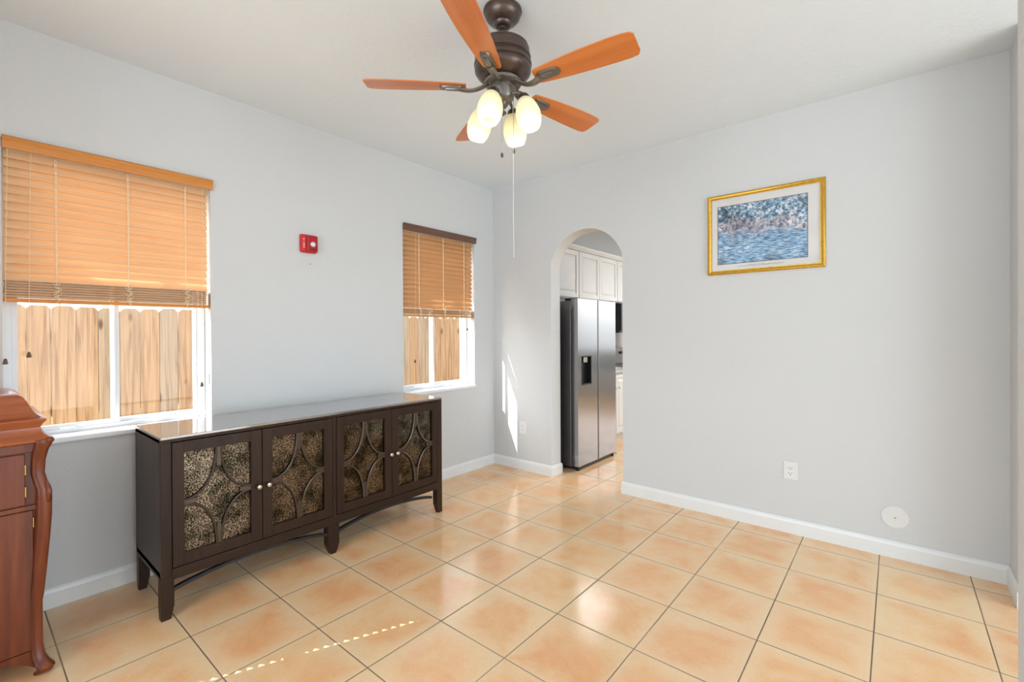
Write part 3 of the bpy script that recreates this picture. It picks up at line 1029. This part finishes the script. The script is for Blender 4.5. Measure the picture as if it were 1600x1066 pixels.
    # finial and pull chains
    lathe('finial', [(0.004, 2.470), (0.006, 2.458), (0.016, 2.450), (0.016, 2.444), (0.006, 2.438), (0.002, 2.434)], M['iron'], n=20)
    for (dx, dy, z0, z1, mat, ball) in ((0.028, -0.042, 2.50, CH[0], M['nickel'], M['bronze']), (0.040, 0.030, 2.51, CH[1], M['nickel'], M['bronze'])):
        p = Vector((AX + dx, AY + dy, 0))
        b = MB().tube([p + Vector((0, 0, z0)), p + Vector((0, 0, z1))], 0.0010, 6)
        c = b.build('pull_chain', mat, r, 0, True)
        MB().lathe([(0.002, 0.022), (0.006, 0.018), (0.0075, 0.008), (0.005, 0.0), (0.001, -0.001)], p + Vector((0, 0, z1 - 0.02)), 14).build('chain_fob', ball, c, 0, True)
    p = Vector((AX + 0.044, AY + 0.020, 0))
    b = MB().tube([p + Vector((0, 0, 2.50)), p + Vector((0.001, 0, 2.2)), p + Vector((-0.001, 0, 1.95)), p + Vector((0.002, 0.0, CH[2] + 0.03)), p + Vector((0.000, 0.0, CH[2]))], 0.0012, 6)
    b.build('pull_string', M['white'], r, 0, True)
LAMPS = (-76, 14, 104, 194)
LT, LR, LZ = 15, 0.109, 2.492
CH = (2.238, 2.275, 1.757)
fan()

# ------------------------------------------------------------ fire alarm, nails, outlets, round cover
def text_mesh(name, body, size, mat, parent, loc, rot, extrude=0.0006, spacing=1.0, line=1.0):
    cu = bpy.data.curves.new(name, 'FONT')
    cu.body = body; cu.size = size; cu.extrude = extrude
    cu.align_x = 'CENTER'; cu.align_y = 'CENTER'; cu.space_line = line
    to = bpy.data.objects.new(name + '_src', cu)
    me = bpy.data.meshes.new_from_object(to)
    bpy.data.objects.remove(to)
    me.materials.clear(); me.materials.append(mat)
    me.name = name
    o = bpy.data.objects.new(name, me)
    COL.objects.link(o)
    o.parent = parent
    o.location = Vector(loc) - WL[parent.name]
    o.rotation_euler = rot
    WL[o.name] = WL[parent.name]
    return o
def alarm():
    y0, y1, z0, z1 = -2.101, -1.978, 1.993, 2.127
    r = thing('fire_alarm', 'red square fire alarm with round clear strobe mounted high on the left wall', 'fire alarm', (0, (y0 + y1) / 2, (z0 + z1) / 2))
    MB().box(0, 0.030, y0, y1, z0, z1).build('housing', M['red'], r, 0.014, seg=4)
    MB().box(0.028, 0.046, y0 + 0.040, y1 - 0.002, z0 + 0.006, z1 - 0.006).build('strobe_block', M['redd'], r, 0.010, seg=3)
    mt = Matrix.Rotation(PI / 2, 3, 'Y')
    MB().lathe([(0.019, 0), (0.020, 0.006), (0.017, 0.012), (0.010, 0.018), (0.002, 0.020)], (0.045, y0 + 0.080, z0 + 0.062), 24, mt).build('strobe_lens', M['lens'], r, 0, True)
    b = MB()
    for k in range(5):
        b.box(0.0455, 0.0475, y0 + 0.060 + k * 0.010, y0 + 0.065 + k * 0.010, z0 + 0.018, z0 + 0.030)
    b.build('sounder_slots', M['black'], r)
    text_mesh('lettering', 'F\nI\nR\nE', 0.022, M['ink'], r, (0.0305, y0 + 0.022, (z0 + z1) / 2), (PI / 2, 0, PI / 2), line=0.85)
alarm()
def nail(loc, n, label):
    n = Vector(n)
    q = n.to_track_quat('Z', 'Y').to_matrix()
    b = MB().lathe([(0.0012, -0.004), (0.0012, 0.006), (0.0036, 0.006), (0.0036, 0.0075)], loc, 10, q)
    tag(b.build('wall_nail', M['black'], None, 0, True), label, 'nail')
nail((0, -2.022, 1.915), (1, 0, 0), 'small dark nail sticking out of the left wall below the red alarm')
nail((0.372, 0, 1.985), (0, -1, 0), 'small dark nail in the back wall between the corner and the archway')

def outlet(xc, zc, label):
    r = thing('wall_outlet', label, 'outlet', (xc, 0, zc), 'white outlets low on the back wall')
    MB().box(xc - 0.043, xc + 0.043, -0.006, 0, zc - 0.062, zc + 0.062).build('cover_plate', M['white'], r, 0.004)
    MB().box(xc - 0.018, xc + 0.018, -0.008, -0.005, zc - 0.034, zc + 0.034).build('receptacle', M['trim'], r, 0.003)
    for dz in (-0.018, 0.018):
        b = MB()
        b.box(xc - 0.010, xc - 0.0068, -0.0086, -0.0079, zc + dz - 0.002, zc + dz + 0.008)
        b.box(xc + 0.0068, xc + 0.010, -0.0086, -0.0079, zc + dz - 0.002, zc + dz + 0.008)
        b.lathe([(0.0035, 0), (0.0035, 0.0007)], (xc, -0.0079, zc + dz - 0.009), 10, Matrix.Rotation(PI / 2, 3, 'X'))
        b.build('socket_holes', M['black'], r)
outlet(0.402, 0.430, 'white outlet on the back wall between the corner and the archway')
outlet(2.770, 0.434, 'white outlet on the back wall below and right of the framed print')

def disc():
    r = thing('round_cover_plate', 'round white cover plate on the back wall just above the baseboard', 'cover plate', (3.328, 0, 0.250))
    mt = Matrix.Rotation(PI / 2, 3, 'X')
    MB().lathe([(0.068, 0), (0.068, 0.004), (0.066, 0.0062), (0.003, 0.0065)], (3.328, 0, 0.250), 48, mt).build('plate', M['white'], r, 0, True)
    MB().lathe([(0.0062, 0), (0.0062, 0.0016), (0.005, 0.0022)], (3.328, -0.0064, 0.250), 16, mt).build('screw', M['nickel'], r, 0, True)
disc()

# ------------------------------------------------------------ framed print
def picture():
    x0, x1, z0, z1 = 2.226, 2.977, 1.829, 2.424
    r = thing('framed_picture', 'gold framed blue river print with cream mat hanging on the back wall', 'picture', ((x0 + x1) / 2, 0, (z0 + z1) / 2))
    fwid = 0.030
    # mitred frame with rounded profile: four lofts around the rectangle
    prof = [(0.0, -0.002), (0.0, -0.016), (0.005, -0.022), (0.012, -0.024), (0.020, -0.020), (0.024, -0.014), (0.030, -0.014), (0.030, -0.004)]
    cs = [(x0, z0, 1, 1), (x1, z0, -1, 1), (x1, z1, -1, -1), (x0, z1, 1, -1), (x0, z0, 1, 1)]
    rings = [[(cx_ + sx * i, y, cz_ + sz * i) for i, y in prof] for cx_, cz_, sx, sz in cs]
    MB().loft(rings, cap=False).build('frame', M['gold'], r, 0, True)
    MB().box(x0 + 0.02, x1 - 0.02, -0.0075, -0.003, z0 + 0.02, z1 - 0.02).build('mat_board', M['mat'], r)
    a0_, a1_, c0_, c1_ = 2.300, 2.873, 1.907, 2.335
    b = MB()
    t = 0.004
    b.box(a0_ - t, a1_ + t, -0.0082, -0.0076, c0_ - t, c0_).box(a0_ - t, a1_ + t, -0.0082, -0.0076, c1_, c1_ + t)
    b.box(a0_ - t, a0_, -0.0082, -0.0076, c0_, c1_).box(a1_, a1_ + t, -0.0082, -0.0076, c0_, c1_)
    b.build('mat_line', M['matline'], r)
    MB().box(a0_, a1_, -0.0080, -0.0076, c0_, c1_).build('print', M['print'], r)
    b = MB()
    rnd = random.Random(5)
    pts = []
    x = 2.44
    while x < 2.73:
        w_ = rnd.uniform(0.004, 0.012)
        for k in range(5):
            pts.append((x + w_ * k / 5, -0.0081, 1.882 + 0.005 * math.sin(k * 2.1 + x * 90)))
        x += w_ + rnd.choice((0.002, 0.002, 0.008))
    b.tube(pts, 0.0009, 4)
    b.build('caption_script', M['script'], r)
    MB().box(x0 + 0.028, x1 - 0.028, -0.0125, -0.0105, z0 + 0.028, z1 - 0.028).build('glass', M['pglass'], r)
picture()

# ------------------------------------------------------------ kitchen beyond the archway
def fridge():
    y0, y1, zt = 0.285, 1.092, 1.742
    r = thing('refrigerator', 'stainless side by side refrigerator with water dispenser seen through the archway', 'refrigerator', (0.5, (y0 + y1) / 2, 0))
    MB().box(0.08, 0.792, y0 + 0.006, y1 - 0.006, 0.035, zt - 0.02).build('cabinet_body', M['steeld'], r, 0.004)
    ym = 0.690
    for k, (a, c) in enumerate(((y0, ym - 0.012), (ym + 0.012, y1))):
        if k == 0:
            da, dc, dz0, dz1 = 0.350, 0.552, 0.862, 1.160
            b = MB()
            b.box(0.802, 0.880, a, da, 0.045, zt).box(0.802, 0.880, dc, c, 0.045, zt)
            b.box(0.802, 0.880, da, dc, 0.045, dz0).box(0.802, 0.880, da, dc, dz1, zt)
            b.box(0.802, 0.828, da, dc, dz0, dz1)
            d = b.build('door', M['steel'], r)
            b = MB().box(0.8285, 0.882, da, da + 0.010, dz0, dz1).box(0.8285, 0.882, dc - 0.010, dc, dz0, dz1)
            b.box(0.8285, 0.882, da, dc, dz0, dz0 + 0.014).box(0.8285, 0.884, da, dc, dz1 - 0.012, dz1).box(0.8285, 0.832, da, dc, dz0, dz1)
            dd = b.build('dispenser', M['black'], d, 0.002)
            MB().box(0.8325, 0.872, da + 0.065, dc - 0.065, dz1 - 0.07, dz1 - 0.014).build('dispenser_nozzle', M['nickel'], dd, 0.004)
        else:
            MB().box(0.802, 0.880, a, c, 0.045, zt).build('door', M['steel'], r, 0.003)
    MB().box(0.796, 0.879, ym - 0.0118, ym + 0.0118, 0.05, zt - 0.005).build('door_gap_shade', M['black'], r)  # black strip stands in for the shade between the two doors
    MB().box(0.70, 0.86, y0 + 0.03, y1 - 0.03, 0.012, 0.042).build('kick_grille', M['black'], r)
    for yy in (y0 + 0.045, y1 - 0.045):
        MB().lathe([(0.022, 0), (0.026, 0.006), (0.026, 0.022), (0.016, 0.028), (0.012, 0.043)], (0.845, yy, 0), 18).build('foot', M['black'], r, 0, True)
    for yy in (y0 + 0.04, y1 - 0.04):
        MB().box(0.72, 0.86, yy - 0.03, yy + 0.03, zt - 0.019, zt + 0.008).build('hinge_cover', M['black'], r, 0.004)
fridge()

def cab_door(par, xf, y0, y1, z0, z1, knob=None):
    b = MB(); s = 0.055
    b.box(xf, xf + 0.018, y0, y0 + s, z0, z1).box(xf, xf + 0.018, y1 - s, y1, z0, z1)
    b.box(xf, xf + 0.018, y0 + s, y1 - s, z0, z0 + s).box(xf, xf + 0.018, y0 + s, y1 - s, z1 - s, z1)
    b.box(xf, xf + 0.008, y0 + s, y1 - s, z0 + s, z1 - s)
    b.loft([[(x, y, z) for y, z in ((y0 + s + i, z0 + s + i), (y1 - s - i, z0 + s + i), (y1 - s - i, z1 - s - i), (y0 + s + i, z1 - s - i))] for x, i in ((xf + 0.008, 0.012), (xf + 0.016, 0.034))])
    d = b.build('door', M['cab'], par, 0.003)
    if knob:
        MB().lathe([(0.004, 0), (0.004, 0.012), (0.012, 0.018), (0.011, 0.026), (0.003, 0.029)], (xf + 0.018, knob[0], knob[1]), 14, Matrix.Rotation(PI / 2, 3, 'Y')).build('knob', M['nickel'], d, 0, True)
def upper(y0, y1, z0, label):
    r = thing('wall_cabinet', label, 'kitchen cabinet', (0.16, (y0 + y1) / 2, z0), 'white kitchen wall cabinets')
    MB().box(0.002, 0.330, y0 + 0.001, y1 - 0.001, z0, 2.400).build('carcass', M['cab'], r)
    ym = (y0 + y1) / 2
    cab_door(r, 0.3305, y0 + 0.006, ym - 0.003, z0 + 0.012, 2.388)
    cab_door(r, 0.3305, ym + 0.003, y1 - 0.006, z0 + 0.012, 2.388)
upper(0.18, 1.182, 1.812, 'white kitchen wall cabinet directly above the refrigerator, nearest the archway')
upper(1.184, 2.188, 1.812, 'white kitchen wall cabinet between the refrigerator and the black microwave')
upper(2.190, 2.95, 1.812, 'white kitchen wall cabinet directly above the black microwave')
b = MB().prism([(0.0, 2.401), (0.345, 2.401), (0.352, 2.412), (0.372, 2.436), (0.376, 2.452), (0.0, 2.452)], 'Y', 0.16, 2.96)
b2 = struct('trim_1', b, M['cab'])
def microwave():
    r = thing('microwave', 'black over the range microwave under the white kitchen wall cabinets', 'microwave', (0.2, 2.57, 1.39))
    MB().box(0.004, 0.375, 2.200, 2.945, 1.392, 1.806).build('body', M['black'], r, 0.004)
    MB().box(0.3755, 0.395, 2.205, 2.72, 1.42, 1.80).build('door', M['black'], r, 0.004)
    MB().box(0.3755, 0.392, 2.73, 2.94, 1.42, 1.80).build('control_panel', M['steeld'], r, 0.003)
microwave()
def base_cab():
    r = thing('base_cabinet', 'white kitchen base cabinet with nickel knob right of the refrigerator', 'kitchen cabinet', (0.3, 1.65, 0))
    MB().box(0.002, 0.602, 1.105, 2.188, 0.10, 0.878).box(0.002, 0.54, 1.105, 2.188, 0.0, 0.10).build('carcass', M['cab'], r)
    cab_door(r, 0.6025, 1.11, 1.60, 0.12, 0.865, (1.56, 0.70))
    cab_door(r, 0.6025, 1.61, 2.18, 0.12, 0.865, (1.66, 0.70))
    b = MB().box(0.002, 0.640, 1.105, 2.190, 0.880, 0.918).build('countertop', M['counter'], None, 0.006)
    tag(b, 'pale grey kitchen countertop on the white base cabinet', 'countertop')
base_cab()
def stove():
    r = thing('kitchen_range', 'white and steel kitchen range with knobs below the black microwave', 'stove', (0.33, 2.57, 0))
    MB().box(0.02, 0.63, 2.200, 2.950, 0.0, 0.905).build('body', M['cab'], r, 0.004)
    MB().box(0.02, 0.64, 2.200, 2.950, 0.9055, 0.92).build('cooktop', M['black'], r, 0.003)
    MB().box(0.022, 0.10, 2.200, 2.950, 0.9205, 1.17).build('backguard', M['steel'], r, 0.006)
    for yy in (2.28, 2.40, 2.76, 2.87):
        MB().lathe([(0.022, 0), (0.020, 0.018), (0.006, 0.020)], (0.1005, yy, 1.09), 16, Matrix.Rotation(PI / 2, 3, 'Y')).build('knob', M['black'], r, 0, True)
    MB().box(0.6305, 0.65, 2.23, 2.92, 0.22, 0.80).build('oven_door', M['cab'], r, 0.004)
stove()
pts = [(0.80 + 0.03 * math.sin(k * 0.5), 1.02 + 0.016 * k, 0.006) for k in range(8)] + [(0.86 - 0.02 * k, 1.15 + 0.012 * k, 0.006) for k in range(6)]
tag(MB().tube(pts, 0.004, 8).build('floor_cable', M['white'], None, 0, True), 'thin white cable on the tiles beside the refrigerator foot', 'cable')
# kitchen blind seen mirrored in the refrigerator
def kitchen_blind():
    r = thing('venetian_blind', 'white venetian blind on the far kitchen window', 'window blind', (3.0, 5.52, 2.45))
    b = MB()
    z = 2.42
    while z > 0.98:
        b.box(1.62, 4.38, 5.49, 5.535, z - 0.002, z + 0.002)
        z -= 0.052
    b.build('slats', M['white'], r)
    MB().box(1.62, 4.38, 5.485, 5.54, 2.425, 2.449).build('head_rail', M['white'], r)
kitchen_blind()

# ------------------------------------------------------------ outdoors
b = MB().box(-9, -WT - 0.03, -12, 8, -0.30, -0.12).box(-WT - 0.03, 0.78, -12, YR - 0.2, -0.30, -0.12)
tag(b.build('side_yard_ground', M['ground']), 'sandy strip of ground between the house and the wooden fence', 'ground', None, 'stuff')
def fence():
    FX = -1.80
    r = thing('wooden_fence', 'pale dog-ear picket fence standing outside both windows', 'fence', (FX, -1.3, -0.12))
    y = -4.62; w_ = 0.1385
    k = 0
    while y < 4.6:
        zt = 1.632 + random.uniform(-0.006, 0.006)
        dx = random.uniform(-0.007, 0.007)
        c = 0.026
        poly = [(y, -0.12), (y + w_, -0.12), (y + w_, zt - c), (y + w_ - c, zt), (y + c, zt), (y, zt - c)]
        MB().prism(poly, 'X', FX - 0.018 + dx, FX + dx).build('picket', M['fence'], r, 0.005)
        y += w_ + random.uniform(0.0005, 0.0025); k += 1
    for z in (0.1, 0.75, 1.35):
        MB().box(FX - 0.062, FX - 0.024, -4.7, 4.7, z, z + 0.085).build('fence_rail', M['fence'], r)
fence()
# eave, and an unseen pier between the windows added to block sun
b = MB().box(-0.195, -WT - 0.001, W1[1] + 0.001, W2[0] - 0.001, -0.12, H).box(-0.55, -WT - 0.001, YR - 0.6, 6.5, H + 0.02, H + 0.14)
struct('wall_outer', b, M['stucco'])
